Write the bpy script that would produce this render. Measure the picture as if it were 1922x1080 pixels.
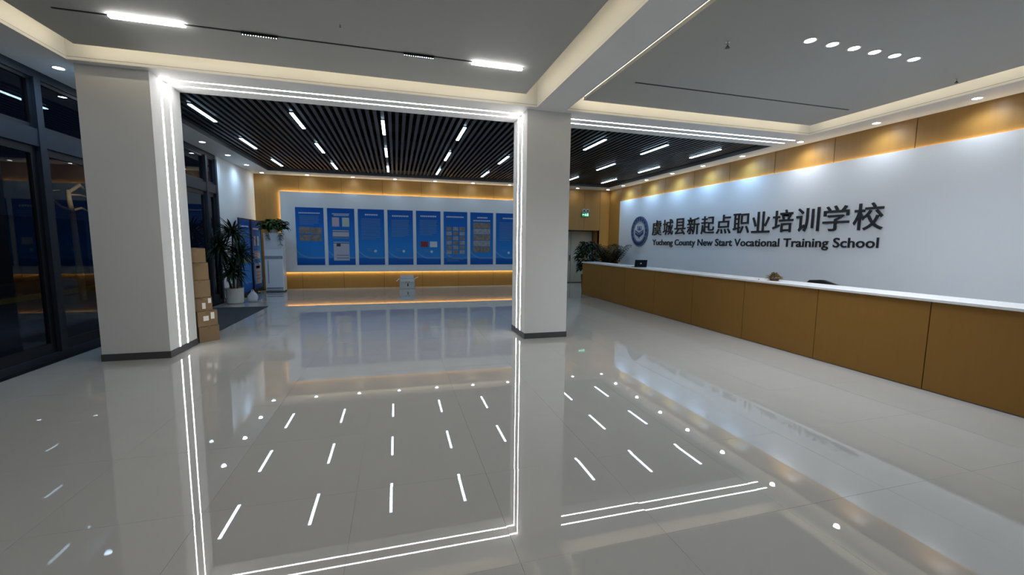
import bpy, bmesh, math, random
from mathutils import Matrix, Vector
random.seed(7)
for o in list(bpy.data.objects): bpy.data.objects.remove(o, do_unlink=True)
scene = bpy.context.scene
COL = scene.collection

# ------------------------------------------------------------------ camera
CAM_H = 1.70
yaw, pitch, roll = (math.radians(a) for a in (15.576, -6.109, 0.608))
fw = Vector((math.sin(yaw)*math.cos(pitch), math.cos(yaw)*math.cos(pitch), math.sin(pitch)))
rt = Vector((math.cos(yaw), -math.sin(yaw), 0)); up = rt.cross(fw)
rt2 = rt*math.cos(roll) + up*math.sin(roll); up2 = -rt*math.sin(roll) + up*math.cos(roll)
cd = bpy.data.cameras.new('camera'); cd.sensor_fit = 'HORIZONTAL'; cd.sensor_width = 36
cd.lens = 779.345/1922*36; cd.clip_start = 0.05; cd.clip_end = 200
camera = bpy.data.objects.new('camera', cd); COL.objects.link(camera)
m = Matrix((rt2, up2, -fw)).transposed().to_4x4(); m.translation = (0, 0, CAM_H)
camera.matrix_world = m; scene.camera = camera

# ------------------------------------------------------------------ world (night) and exposure
w = bpy.data.worlds.new('night'); scene.world = w; w.use_nodes = True
w.node_tree.nodes['Background'].inputs[0].default_value = (0.10, 0.16, 0.40, 1)
w.node_tree.nodes['Background'].inputs[1].default_value = 0.012
vs = scene.view_settings
vs.view_transform = 'Standard'; vs.look = 'None'; vs.gamma = 1; vs.use_curve_mapping = False
vs.exposure = 0.55

# lamp strengths (emission of the lit faces, watts of the spots)
E_STRIP, E_SLAT, E_TUBE, E_COVE, E_BACK, E_SPOT, W_WALL, W_ROOM = 16.0, 14.5, 21.0, 10.0, 13.5, 30.0, 30.0, 60.0
COOL = (0.86, 0.93, 1.0); BLUISH = (0.40, 0.67, 1.0); WARM = (1.0, 0.86, 0.60); AMBER = (1.0, 0.85, 0.56); NEUTRAL = (1.0, 0.965, 0.93)

# ------------------------------------------------------------------ key planes (metres)
XL, XR, YB, YN = -4.64, 8.80, 16.2, -5.0
Z1, Z2, ZS = 3.95, 4.074, 4.46            # soffit, hanging panel, slab
YF, YP, YQ = 6.813, 6.948, 7.787          # cove fascia, portal front, portal back
X1, X2, X3, X4 = -3.965, -3.16, 2.177, 2.972
F0, F1, F2, F3 = -3.963, 2.298, 2.806, 8.139

# ------------------------------------------------------------------ materials
MATS = {}
def mat(name, color, rough=0.5, metal=0.0, spec=0.5, emit=None, es=0.0, var=0.0, scale=6.0, bump=0.0, ior=None, stretch=None):
    if name in MATS: return MATS[name]
    m = bpy.data.materials.new(name); m.use_nodes = True; nt = m.node_tree; b = nt.nodes['Principled BSDF']
    b.inputs['Base Color'].default_value = (*color, 1); b.inputs['Roughness'].default_value = rough
    b.inputs['Metallic'].default_value = metal; b.inputs['Specular IOR Level'].default_value = spec
    if ior: b.inputs['IOR'].default_value = ior
    if emit:
        b.inputs['Emission Color'].default_value = (*emit, 1); b.inputs['Emission Strength'].default_value = es
    if var or bump:
        tc = nt.nodes.new('ShaderNodeTexCoord'); mp = nt.nodes.new('ShaderNodeMapping'); nz = nt.nodes.new('ShaderNodeTexNoise')
        mp.inputs['Scale'].default_value = stretch or (1, 1, 1)
        nz.inputs['Scale'].default_value = scale; nz.inputs['Detail'].default_value = 5
        nt.links.new(tc.outputs['Object'], mp.inputs[0]); nt.links.new(mp.outputs[0], nz.inputs[0])
        if var:
            mx = nt.nodes.new('ShaderNodeMix'); mx.data_type = 'RGBA'
            mx.inputs[6].default_value = (*[c*(1-var) for c in color], 1); mx.inputs[7].default_value = (*[min(1, c*(1+var)) for c in color], 1)
            nt.links.new(nz.outputs[0], mx.inputs[0]); nt.links.new(mx.outputs[2], b.inputs['Base Color'])
        if bump:
            bp = nt.nodes.new('ShaderNodeBump'); bp.inputs['Strength'].default_value = bump; bp.inputs['Distance'].default_value = 0.01
            nt.links.new(nz.outputs[0], bp.inputs['Height']); nt.links.new(bp.outputs[0], b.inputs['Normal'])
    MATS[name] = m; return m
def emat(name, color, strength): return mat(name, (0.8, 0.8, 0.8), 0.4, emit=color, es=strength)

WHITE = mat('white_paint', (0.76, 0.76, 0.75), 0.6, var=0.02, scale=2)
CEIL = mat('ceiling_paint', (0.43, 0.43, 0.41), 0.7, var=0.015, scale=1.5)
PANELW = mat('white_board', (0.70, 0.74, 0.80), 0.35, var=0.015, scale=1.2)
GREYB = mat('dark_baseboard', (0.07, 0.07, 0.075), 0.35)
WOOD = mat('oak_panel', (0.34, 0.18, 0.042), 0.42, spec=0.5, var=0.12, scale=3, stretch=(6, 6, 0.35))
CWOOD = mat('counter_oak', (0.23, 0.115, 0.022), 0.6, spec=0.25, var=0.05, scale=3, stretch=(6, 6, 0.35))
DARKW = mat('panel_joint', (0.07, 0.04, 0.015), 0.6)
STONE = mat('white_counter_stone', (0.66, 0.66, 0.67), 0.25)
SLAT = mat('dark_slat', (0.015, 0.015, 0.018), 0.45, var=0.15, scale=3)
VOID = mat('black_deck', (0.004, 0.004, 0.005), 0.9)
TRIMG = mat('grey_edge_trim', (0.06, 0.06, 0.062), 0.5)
GROOVE_SHADE = mat('painted_groove_shade', (0.12, 0.09, 0.05), 0.7)
FRAME = mat('blue_grey_aluminium', (0.016, 0.023, 0.036), 0.5, metal=0.2)
FRAMED = mat('dark_aluminium', (0.012, 0.013, 0.018), 0.4, metal=0.3)
BLACKST = mat('black_granite', (0.008, 0.008, 0.010), 0.15, var=0.5, scale=60)
BLACK = mat('black_plastic', (0.008, 0.008, 0.009), 0.4)
BLACKL = mat('black_letter', (0.010, 0.011, 0.014), 0.35)
NAVY = mat('navy_enamel', (0.018, 0.045, 0.14), 0.35)
PALE = mat('pale_enamel', (0.55, 0.60, 0.68), 0.4)
GROUT = mat('grout', (0.30, 0.30, 0.29), 0.8)
CARD = mat('cardboard', (0.20, 0.135, 0.07), 0.75, var=0.08, scale=8)
TAPE = mat('packing_tape', (0.16, 0.105, 0.05), 0.3)
PAPER = mat('paper', (0.72, 0.70, 0.66), 0.6)
MAT = mat('grey_floor_mat', (0.020, 0.024, 0.030), 0.9, var=0.3, scale=120)
LEAF = mat('dark_leaf', (0.009, 0.022, 0.008), 0.6, spec=0.2, var=0.35, scale=9)
LEAF2 = mat('mid_leaf', (0.018, 0.05, 0.010), 0.6, spec=0.2, var=0.35, scale=9)
LEAF3 = mat('brown_green_leaf', (0.020, 0.022, 0.009), 0.6, spec=0.2, var=0.35, scale=9)
STEM = mat('bark_stem', (0.08, 0.055, 0.03), 0.8)
SOIL = mat('potting_soil', (0.02, 0.014, 0.009), 0.95)
POTW = mat('white_ceramic', (0.60, 0.60, 0.58), 0.3)
ACW = mat('white_appliance', (0.66, 0.68, 0.72), 0.25)
CHROME = mat('chrome', (0.6, 0.6, 0.6), 0.2, metal=1.0)
DOORM = mat('beige_door', (0.46, 0.44, 0.36), 0.5)
STRIPM = emat('led_strip_glow', NEUTRAL, E_STRIP)
SLATM = emat('slat_lamp_glow', (0.58, 0.82, 1.0), E_SLAT)
TUBEM = emat('tube_glow', (1.0, 0.99, 0.97), E_TUBE)
COVEM = emat('cove_led_glow', WARM, E_COVE)
BACKM = emat('backlight_led_glow', AMBER, E_BACK)
LENS = emat('downlight_lens_glow', COOL, E_SPOT)
EXITM = mat('exit_green', (0.01, 0.10, 0.04), 0.4, emit=(0.04, 0.55, 0.20), es=0.25)
EXITW = mat('exit_pictogram', (0.6, 0.8, 0.65), 0.4, emit=(0.45, 1.0, 0.62), es=0.9)
GROUND = mat('night_paving', (0.10, 0.10, 0.13), 0.6, var=0.4, scale=1.5)
BACKDROP = mat('navy_backdrop', (0.003, 0.005, 0.020), 0.5)
YELLOW = mat('yellow_glint_paint', (0.5, 0.36, 0.05), 0.6)
BARK = mat('pale_bark', (0.45, 0.36, 0.24), 0.8, var=0.3, scale=20)

def glass_material():
    m = bpy.data.materials.new('window_glass'); m.use_nodes = True; nt = m.node_tree; nt.nodes.clear()
    out = nt.nodes.new('ShaderNodeOutputMaterial'); mix = nt.nodes.new('ShaderNodeMixShader')
    tr = nt.nodes.new('ShaderNodeBsdfTransparent'); gl = nt.nodes.new('ShaderNodeBsdfGlossy'); fr = nt.nodes.new('ShaderNodeFresnel')
    tr.inputs[0].default_value = (0.80, 0.83, 0.86, 1); gl.inputs['Roughness'].default_value = 0.01; fr.inputs[0].default_value = 1.45
    geo = nt.nodes.new('ShaderNodeNewGeometry'); inv = nt.nodes.new('ShaderNodeMath'); inv.operation = 'SUBTRACT'; inv.inputs[0].default_value = 1.0
    mul = nt.nodes.new('ShaderNodeMath'); mul.operation = 'MULTIPLY'      # mirror off the outer skin of the pane only
    nt.links.new(geo.outputs['Backfacing'], inv.inputs[1]); nt.links.new(inv.outputs[0], mul.inputs[0]); nt.links.new(fr.outputs[0], mul.inputs[1])
    nt.links.new(mul.outputs[0], mix.inputs[0]); nt.links.new(tr.outputs[0], mix.inputs[1]); nt.links.new(gl.outputs[0], mix.inputs[2])
    nt.links.new(mix.outputs[0], out.inputs[0]); return m
GLASS = glass_material()

def tile_material():
    m = mat('polished_tile', (0.50, 0.495, 0.48), 0.003, ior=1.9)
    nt = m.node_tree; b = nt.nodes['Principled BSDF']
    tc = nt.nodes.new('ShaderNodeTexCoord'); oi = nt.nodes.new('ShaderNodeObjectInfo'); ad = nt.nodes.new('ShaderNodeVectorMath')
    ad.operation = 'ADD'; n1 = nt.nodes.new('ShaderNodeTexNoise'); n1.inputs['Scale'].default_value = 1.6; n1.inputs['Detail'].default_value = 6
    n1.inputs['Distortion'].default_value = 1.2
    sc = nt.nodes.new('ShaderNodeVectorMath'); sc.operation = 'SCALE'; sc.inputs['Scale'].default_value = 40
    cb = nt.nodes.new('ShaderNodeCombineXYZ'); nt.links.new(oi.outputs['Random'], cb.inputs[0]); nt.links.new(oi.outputs['Random'], cb.inputs[1])
    nt.links.new(cb.outputs[0], sc.inputs[0]); nt.links.new(tc.outputs['Object'], ad.inputs[0]); nt.links.new(sc.outputs[0], ad.inputs[1])
    nt.links.new(ad.outputs[0], n1.inputs[0])
    mx = nt.nodes.new('ShaderNodeMix'); mx.data_type = 'RGBA'
    mx.inputs[6].default_value = (0.355, 0.352, 0.338, 1); mx.inputs[7].default_value = (0.39, 0.387, 0.373, 1)
    nt.links.new(n1.outputs[0], mx.inputs[0]); nt.links.new(mx.outputs[2], b.inputs['Base Color'])
    n2 = nt.nodes.new('ShaderNodeTexNoise'); n2.inputs['Scale'].default_value = 1.1; n2.inputs['Detail'].default_value = 0
    nt.links.new(ad.outputs[0], n2.inputs[0])
    bp = nt.nodes.new('ShaderNodeBump'); bp.inputs['Strength'].default_value = 0.012; bp.inputs['Distance'].default_value = 0.004
    nt.links.new(n2.outputs[0], bp.inputs['Height']); nt.links.new(bp.outputs[0], b.inputs['Normal'])
    return m
TILE = tile_material()

def poster_material():
    # printed blue ground: darker at head and foot, a pale wave near the foot (flat print)
    m = bpy.data.materials.new('blue_print'); m.use_nodes = True; nt = m.node_tree; b = nt.nodes['Principled BSDF']
    b.inputs['Roughness'].default_value = 0.4; b.inputs['Specular IOR Level'].default_value = 0.15
    N = nt.nodes.new; tc = N('ShaderNodeTexCoord'); sp = N('ShaderNodeSeparateXYZ'); nt.links.new(tc.outputs['Generated'], sp.inputs[0])
    rp = N('ShaderNodeValToRGB'); nt.links.new(sp.outputs['Z'], rp.inputs[0]); cr = rp.color_ramp
    cr.elements[0].position = 0.0; cr.elements[0].color = (0.006, 0.085, 0.38, 1)
    cr.elements[1].position = 1.0; cr.elements[1].color = (0.005, 0.08, 0.38, 1)
    for p_, c_ in ((0.12, (0.010, 0.11, 0.46, 1)), (0.13, (0.030, 0.22, 0.62, 1)), (0.35, (0.020, 0.20, 0.62, 1)), (0.7, (0.010, 0.14, 0.53, 1))):
        e = cr.elements.new(p_); e.color = c_
    # wave: |z - (0.125 + 0.10*(x-0.45)^2*2.. )|
    sx = N('ShaderNodeMath'); sx.operation = 'SUBTRACT'; nt.links.new(sp.outputs['X'], sx.inputs[0]); sx.inputs[1].default_value = 0.5
    ab = N('ShaderNodeMath'); ab.operation = 'MINIMUM'; nt.links.new(sx.outputs[0], ab.inputs[0]); ab.inputs[1].default_value = 0.0
    sq = N('ShaderNodeMath'); sq.operation = 'MULTIPLY'; nt.links.new(ab.outputs[0], sq.inputs[0]); nt.links.new(ab.outputs[0], sq.inputs[1])
    ml = N('ShaderNodeMath'); ml.operation = 'MULTIPLY_ADD'; nt.links.new(sq.outputs[0], ml.inputs[0]); ml.inputs[1].default_value = 0.5; ml.inputs[2].default_value = 0.125
    df = N('ShaderNodeMath'); df.operation = 'SUBTRACT'; nt.links.new(sp.outputs['Z'], df.inputs[0]); nt.links.new(ml.outputs[0], df.inputs[1])
    da = N('ShaderNodeMath'); da.operation = 'ABSOLUTE'; nt.links.new(df.outputs[0], da.inputs[0])
    mr = N('ShaderNodeMapRange'); nt.links.new(da.outputs[0], mr.inputs[0]); mr.inputs[1].default_value = 0.0; mr.inputs[2].default_value = 0.022
    mr.inputs[3].default_value = 0.55; mr.inputs[4].default_value = 0.0
    mx = N('ShaderNodeMix'); mx.data_type = 'RGBA'; nt.links.new(mr.outputs[0], mx.inputs[0]); nt.links.new(rp.outputs[0], mx.inputs[6])
    mx.inputs[7].default_value = (0.22, 0.38, 0.60, 1); nt.links.new(mx.outputs[2], b.inputs['Base Color'])
    return m
POSTER = poster_material()
PRINTW = mat('print_white', (0.55, 0.60, 0.68), 0.5); PRINTP = mat('print_pink', (0.48, 0.38, 0.48), 0.5)
PRINTG = mat('print_green', (0.42, 0.50, 0.46), 0.5); PRINTL = mat('print_lilac', (0.42, 0.44, 0.56), 0.5)
PRINTT = mat('print_blue_text', (0.08, 0.20, 0.42), 0.5); PRINTR = mat('print_maroon', (0.22, 0.015, 0.03), 0.5)
PRINTN = mat('print_navy', (0.006, 0.02, 0.09), 0.5)
PHOTO = mat('print_photo', (0.20, 0.17, 0.15), 0.5, var=0.75, scale=9)
PHOTO2 = mat('print_photo_pale', (0.26, 0.28, 0.32), 0.5, var=0.8, scale=14)

# ------------------------------------------------------------------ builders
class MB:
    def __init__(s): s.bm = bmesh.new()
    def box(s, x0, x1, y0, y1, z0, z1, M=None):
        v = [s.bm.verts.new((x, y, z)) for z in (z0, z1) for y in (y0, y1) for x in (x0, x1)]
        if M: [setattr(q, 'co', M @ q.co) for q in v]
        for f in ((0, 2, 3, 1), (4, 5, 7, 6), (0, 1, 5, 4), (2, 6, 7, 3), (0, 4, 6, 2), (1, 3, 7, 5)): s.bm.faces.new([v[i] for i in f])
        return s
    def lathe(s, prof, n=24, c=(0, 0, 0), M=None, closed=True):
        rings = []
        for r, z in prof:
            rings.append([s.bm.verts.new(Vector(c) + Vector((r*math.cos(2*math.pi*i/n), r*math.sin(2*math.pi*i/n), z))) for i in range(n)])
        for a, b in zip(rings, rings[1:]):
            for i in range(n): s.bm.faces.new((a[i], a[(i+1) % n], b[(i+1) % n], b[i]))
        if closed: s.bm.faces.new(rings[0][::-1]); s.bm.faces.new(rings[-1])
        if M:
            for r_ in rings:
                for v in r_: v.co = M @ v.co
        return s
    def tube(s, pts, radii, n=8):
        pts = [Vector(p) for p in pts]; rings = []
        for i, p in enumerate(pts):
            d = (pts[min(i+1, len(pts)-1)] - pts[max(i-1, 0)]).normalized()
            a = d.orthogonal().normalized() if i == 0 else (rings_a - d*rings_a.dot(d)).normalized()
            rings_a = a; b = d.cross(a); r = radii[i] if isinstance(radii, (list, tuple)) else radii
            rings.append([s.bm.verts.new(p + a*r*math.cos(2*math.pi*k/n) + b*r*math.sin(2*math.pi*k/n)) for k in range(n)])
        for a, b in zip(rings, rings[1:]):
            for i in range(n): s.bm.faces.new((a[i], a[(i+1) % n], b[(i+1) % n], b[i]))
        s.bm.faces.new(rings[0][::-1]); s.bm.faces.new(rings[-1]); return s
    def prism(s, poly, z0, z1, M=None):
        a = [s.bm.verts.new((x, y, z0)) for x, y in poly]; b = [s.bm.verts.new((x, y, z1)) for x, y in poly]; n = len(poly)
        s.bm.faces.new(a[::-1]); s.bm.faces.new(b)
        for i in range(n): s.bm.faces.new((a[i], a[(i+1) % n], b[(i+1) % n], b[i]))
        if M:
            for v in a+b: v.co = M @ v.co
        return s
    def leaf(s, base, d, length, width, droop, n=5, fold=0.25, up=Vector((0, 0, 1))):
        # arched blade with a folded mid-rib
        base = Vector(base); d = Vector(d).normalized(); side = d.cross(up)
        side = side.normalized() if side.length > 1e-3 else Vector((1, 0, 0)); rows = []
        for i in range(n+1):
            t = i/n; p = base + d*length*t + Vector((0, 0, -droop*t*t*length))
            wd = width*(math.sin(math.pi*min(1, 0.12+0.88*t))**0.8 if t < 1 else 0.02)
            k = Vector((0, 0, fold*wd)); rows.append([s.bm.verts.new(p - side*wd/2 + k), s.bm.verts.new(p), s.bm.verts.new(p + side*wd/2 + k)])
        for a, b in zip(rows, rows[1:]):
            for i in (0, 1): s.bm.faces.new((a[i], a[i+1], b[i+1], b[i]))
        return s
    def build(s, name, mtl, parent=None, smooth=False, bevel=0.0, at=None):
        bmesh.ops.recalc_face_normals(s.bm, faces=s.bm.faces)
        if bevel: bmesh.ops.bevel(s.bm, geom=list(s.bm.edges), offset=bevel, segments=2, affect='EDGES', profile=0.5)
        me = bpy.data.meshes.new(name)
        if at is not None: bmesh.ops.translate(s.bm, verts=s.bm.verts, vec=-Vector(at))
        s.bm.to_mesh(me); s.bm.free(); me.materials.append(mtl)
        if smooth: me.shade_smooth()
        o = bpy.data.objects.new(name, me); COL.objects.link(o)
        if at is not None: o.location = at
        if parent is not None: attach(o, parent)
        return o
def world(o):
    mw = o.matrix_basis.copy()
    while o.parent: mw = o.parent.matrix_basis @ o.matrix_parent_inverse.inverted_safe().inverted_safe() @ mw if False else o.parent.matrix_basis @ mw; o = o.parent
    return mw
def attach(o, parent):      # geometry is given in world space: keep it there
    o.parent = parent; o.matrix_basis = world(parent).inverted() @ o.matrix_basis
def empty(name, loc=(0, 0, 0)):
    o = bpy.data.objects.new(name, None); COL.objects.link(o); o.location = loc; o.empty_display_size = 0.1; return o
def tag(o, label, cat, group=None):
    o['label'] = label; o['category'] = cat
    if group: o['group'] = group
    return o
def thing(name, loc, label, cat, group=None): return tag(empty(name, loc), label, cat, group)
def struct(o): o['kind'] = 'structure'; return o
def stuff(o): o['kind'] = 'stuff'; return o
def part_copy(src, name, parent, mw):
    c = src.copy(); c.name = name; COL.objects.link(c); c.parent = None; c.matrix_basis = mw; attach(c, parent); return c
def copy_tree(o, parent=None):
    c = o.copy(); COL.objects.link(c); c.parent = parent
    for ch in list(o.children): copy_tree(ch, c)
    return c
ORD = ['first', 'second', 'third', 'fourth', 'fifth', 'sixth', 'seventh', 'eighth', 'ninth', 'tenth']

# ================================================================== FLOOR
floor = struct(MB().box(XL-0.1, XR+0.1, YN, 17.1, -0.15, -0.006).build('floor', GROUT))
T = 0.90
base_tile = None
xs = [-0.29 + T*k for k in range(-5, 11)]; ys = [1.955 + T*k for k in range(-1, 17)]
for i, x in enumerate(xs):
    for j, y in enumerate(ys):
        xa, xb = max(x, -4.53), min(x+T, XR); ya, yb = y, min(y+T, 16.85)
        if xb-xa < 0.05: continue
        full = abs(xb-xa-T) < 1e-6 and abs(yb-ya-T) < 1e-6
        c = Vector(((xa+xb)/2, (ya+yb)/2, 0)); g = 0.0007
        if full and base_tile: o = base_tile.copy(); COL.objects.link(o); o.name = 'floor_tile'; o.parent = None; o.matrix_basis = Matrix.Translation(c)
        else:
            hx, hy = (xb-xa)/2-g, (yb-ya)/2-g
            o = MB().box(-hx, hx, -hy, hy, -0.006, 0).build('floor_tile', TILE); o.location = c
            if full and not base_tile: base_tile = o
        o.rotation_euler = (random.gauss(0, 0.00045), random.gauss(0, 0.00045), 0)
        o.parent = floor
near = MB().box(-4.53, XR, YN, ys[0]-0.001, -0.006, 0).build('near_tile_field', TILE, floor)
struct(MB().box(XL-0.06, -4.532, YN, 13.3, -0.006, 0.004).build('trim_1', BLACKST))       # black stone threshold

# ================================================================== CEILINGS, COVES, BEAMS
soff = MB()
soff.box(XL-0.15, F0, YN, YF, Z1, ZS)                     # window side strip
soff.box(F1, F2, YN, YF, Z1, ZS)                          # cross beam
soff.box(F3, XR+0.1, YN, YF, Z1, ZS)                      # counter side strip
soff.box(XL-0.15, XR+0.1, YF, YQ, Z1, ZS)                 # portal beam
soff.box(F0, F3, YN, -3.0, Z1, ZS)
soff.box(XL-0.15, -3.95, YQ, YB+0.7, Z1, ZS)
soff.box(8.27, XR+0.1, YQ, YB+0.7, Z1, ZS)
soff.box(-3.95, 8.27, 15.35, YB+0.7, Z1, ZS)
ceiling = struct(soff.build('ceiling', WHITE))
MB().box(XL-0.15, XR+0.1, YN, YB+0.7, ZS, ZS+0.1).build('slab', WHITE, ceiling)
def fascia(n, xa, xb, ya, yb):
    gr = MB(); lp = MB()
    for m_, z0, z1, d in ((gr, 3.981, 3.987, 0.003), (lp, 3.945, 3.981, 0.008)):
        m_.box(xa, xb, yb-d, yb, z0, z1); m_.box(xa, xa+d, ya, yb-d, z0, z1); m_.box(xb-d, xb, ya, yb-d, z0, z1)
    o = struct(lp.build('trim_%d' % n, WHITE)); gr.build('groove_shade', GROOVE_SHADE, o)  # dark strip painted for the shadow in the gap above each lip
fascia(2, F0, F1, -3.0, YF); fascia(3, F2, F3, -3.0, YF)
def hanging(name, xa, xb, ya, yb):
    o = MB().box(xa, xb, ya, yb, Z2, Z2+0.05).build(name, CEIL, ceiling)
    for sx in (xa+0.5, xb-0.5):
        for sy in (ya+0.5, (ya+yb)/2, yb-0.5): MB().box(sx-0.02, sx+0.02, sy-0.02, sy+0.02, Z2+0.05, ZS).build('hanger', TRIMG, ceiling)
    i = 0.035; wd = 0.012
    s = MB(); z0, z1 = Z2+0.026, Z2+0.044; d = 0.004
    s.box(xa, xb, yb, yb+d, z0, z1); s.box(xb, xb+d, ya, yb, z0, z1)
    if xa < 0: s.box(xa-d, xa, ya, yb, z0, z1)
    else: s.box(xa+0.02, xa+0.02+wd, ya, yb, Z2+0.05, Z2+0.068)
    s.build('cove_led_strip', COVEM, ceiling)
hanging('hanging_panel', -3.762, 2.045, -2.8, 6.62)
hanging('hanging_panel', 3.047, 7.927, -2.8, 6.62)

# slatted ceiling of the far hall
sl = struct(MB().box(-3.95, 8.27, YQ, 15.35, 4.30, 4.34).build('ceiling_slatted', VOID))
base = None; n = 92; pitch_s = (8.20+3.88)/n
for k in range(n+1):
    x = -3.88 + pitch_s*k
    if base is None:
        base = MB().box(-0.031, 0.031, YQ+0.01, 15.32, 4.03, 4.11).build('slat', SLAT); o = base
    else: o = base.copy(); COL.objects.link(o)
    o.parent = None; o.location = (x, 0, 0); o.parent = sl
for y in (9.2, 10.6, 12.6, 14.9): MB().box(-3.95, 8.27, y, y+0.04, 4.11, 4.30).build('carrier', VOID, sl)
struct(MB().box(-3.95, 8.27, 15.33, 15.352, 3.952, 4.06).build('trim_4', TRIMG))
struct(MB().box(8.252, 8.272, YQ, 15.33, 3.952, 4.06).build('trim_5', TRIMG))
struct(MB().box(-3.952, -3.932, YQ, 15.33, 3.952, 4.06).build('trim_6', TRIMG))

# ================================================================== WALLS
wr = struct(MB().box(XR, XR+0.15, YN, YB+0.7, 0, Z1).build('wall_right', DARKW))
def panels_y(parent, x, ycuts, z0, z1, t, mtl, name='wood_panel', g=0.006, face=-1):
    for a, b in zip(ycuts, ycuts[1:]):
        MB().box(min(x, x+face*t), max(x, x+face*t), a+g, b-g, z0, z1).build(name, mtl, parent, at=(x, (a+b)/2, (z0+z1)/2))
cuts = [5.34+1.41*k for k in range(-7, 8)] + [YB]
panels_y(wr, XR, [c for c in cuts if c <= YB], 0, Z1, 0.012, WOOD)
wb = struct(MB().box(XL-0.15, 6.3, YB, YB+0.15, 0, Z1).box(6.3, 8.34, YB, YB+0.15, 2.27, Z1).box(8.34, XR, YB, YB+0.15, 0, Z1).build('wall_back', DARKW))
def panels_x(parent, y, xcuts, z0, z1, t, mtl, g=0.006):
    for a, b in zip(xcuts, xcuts[1:]):
        MB().box(a+g, b-g, y-t, y, z0, z1).build('wood_panel', mtl, parent, at=((a+b)/2, y, (z0+z1)/2))
xc = [XL, -3.23, -1.85, -0.45, 0.95, 2.33, 3.72, 5.10, 6.3]
panels_x(wb, YB, xc, 0, Z1, 0.012, WOOD)
panels_x(wb, YB, [6.3, 7.62, 8.34], 2.27, Z1, 0.012, WOOD); panels_x(wb, YB, [8.34, XR-0.012], 0, Z1, 0.012, WOOD)
# door recess in the far right corner
rec = MB(); rec.box(6.2, 6.3, YB, 16.86, 0, 2.37).box(8.34, 8.44, YB, 16.86, 0, 2.37).box(6.2, 8.44, YB+0.15, 16.86, 2.27, 2.37)
struct(rec.build('wall_recess', WOOD))
d1 = struct(MB().box(6.3, 8.34, 16.80, 16.86, 0.0, 2.27).build('door_1', TRIMG))
MB().box(6.34, 7.30, 16.785, 16.80, 0.03, 2.24).build('door_leaf', DOORM, d1); MB().box(7.32, 8.30, 16.785, 16.80, 0.03, 2.24).build('door_leaf', DOORM, d1)
MB().box(7.24, 7.27, 16.74, 16.77, 0.95, 1.20).box(7.24, 7.27, 16.76, 16.79, 0.96, 0.98).box(7.24, 7.27, 16.76, 16.79, 1.17, 1.19).build('handle', CHROME, d1)
# white return wall between glazing and back wall
struct(MB().box(XL-0.15, -4.61, 13.16, YB, 0, Z1).build('wall_left', WHITE))
struct(MB().box(-4.61, -4.595, 13.18, 15.98, 0, 0.09).build('baseboard_left', GREYB))
struct(MB().box(XL-0.15, XR+0.1, YN-0.15, YN, 0, ZS).build('wall_near', WHITE))

# ------------------------------------------------------------------ glazing
win = struct(MB().box(XL-0.09, XL+0.0, YN, 13.16, 3.84, Z1).box(XL-0.09, XL+0.02, YN, 13.16, 2.93, 3.16)
             .box(XL-0.09, XL+0.0, YN, 13.16, 0.0, 0.10).build('window_1', FRAME))
muls = [YN+0.06, -3.1, -1.35, 0.40, 2.15, 3.86, 5.60, 7.34, 9.09, 10.82, 12.52, 13.11]
for i, y in enumerate(muls):
    MB().box(XL-0.09, XL+0.03, y-0.055, y+0.055, 0.10, 3.84).build('mullion', FRAME, win)
pane_src = {}
for a, b in zip(muls, muls[1:]):
    for z0, z1 in ((0.10, 2.93), (3.16, 3.84)):
        a_, b_ = a+0.055, b-0.055
        MB().box(XL-0.05, XL-0.044, a_, b_, z0, z1).build('pane', GLASS, win)
        f = 0.10 if z0 < 1 else 0.045; q = MB(); xa, xb = XL-0.075, XL-0.02
        q.box(xa, xb, a_, a_+f, z0, z1).box(xa, xb, b_-f, b_, z0, z1).box(xa, xb, a_+f, b_-f, z1-f, z1).box(xa, xb, a_+f, b_-f, z0, z0+f*1.4)
        q.build('sash', FRAMED, win)

# ================================================================== COLUMNS
def column(xa, xb, label):
    t = thing('column', ((xa+xb)/2, (YP+YQ)/2, 0), label, 'column')
    MB().box(xa, xb, YP, YQ, 0, Z1).build('shaft', WHITE, t)
    d = 0.008
    MB().box(xa-d, xb+d, YP-d, YP, 0, 0.10).box(xa-d, xb+d, YQ, YQ+d, 0, 0.10).box(xa-d, xa, YP, YQ, 0, 0.10).box(xb, xb+d, YP, YQ, 0, 0.10).build('baseboard', GREYB, t)
    return t
column(X1, X2, 'square white column beside the dark glazing, cardboard boxes behind it')
column(X3, X4, 'square white column in the middle of the hall near the counter')

# portal LED lines
def portal_led(y, label):
    wd, d = 0.015, 0.002; q = MB()
    q.box(X2, X2+d, y-wd, y+wd, 0.10, Z1-d).box(X3-d, X3, y-wd, y+wd, 0.10, Z1-d).box(X2, X3, y-wd, y+wd, Z1-d, Z1)
    tag(q.build('led_strip', STRIPM), label, 'light strip', 'light lines around the portal')
portal_led(7.24, 'outer white light line framing the portal between the two columns')
portal_led(7.478, 'inner white light line framing the portal between the two columns')
for y, l in ((7.24, 'front'), (7.49, 'rear')):
    tag(MB().box(X4, 8.275, y-0.015, y+0.015, Z1-0.002, Z1).build('led_strip', STRIPM), '%s white light line under the beam right of the middle column' % l, 'light strip', 'light lines around the portal')

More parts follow.
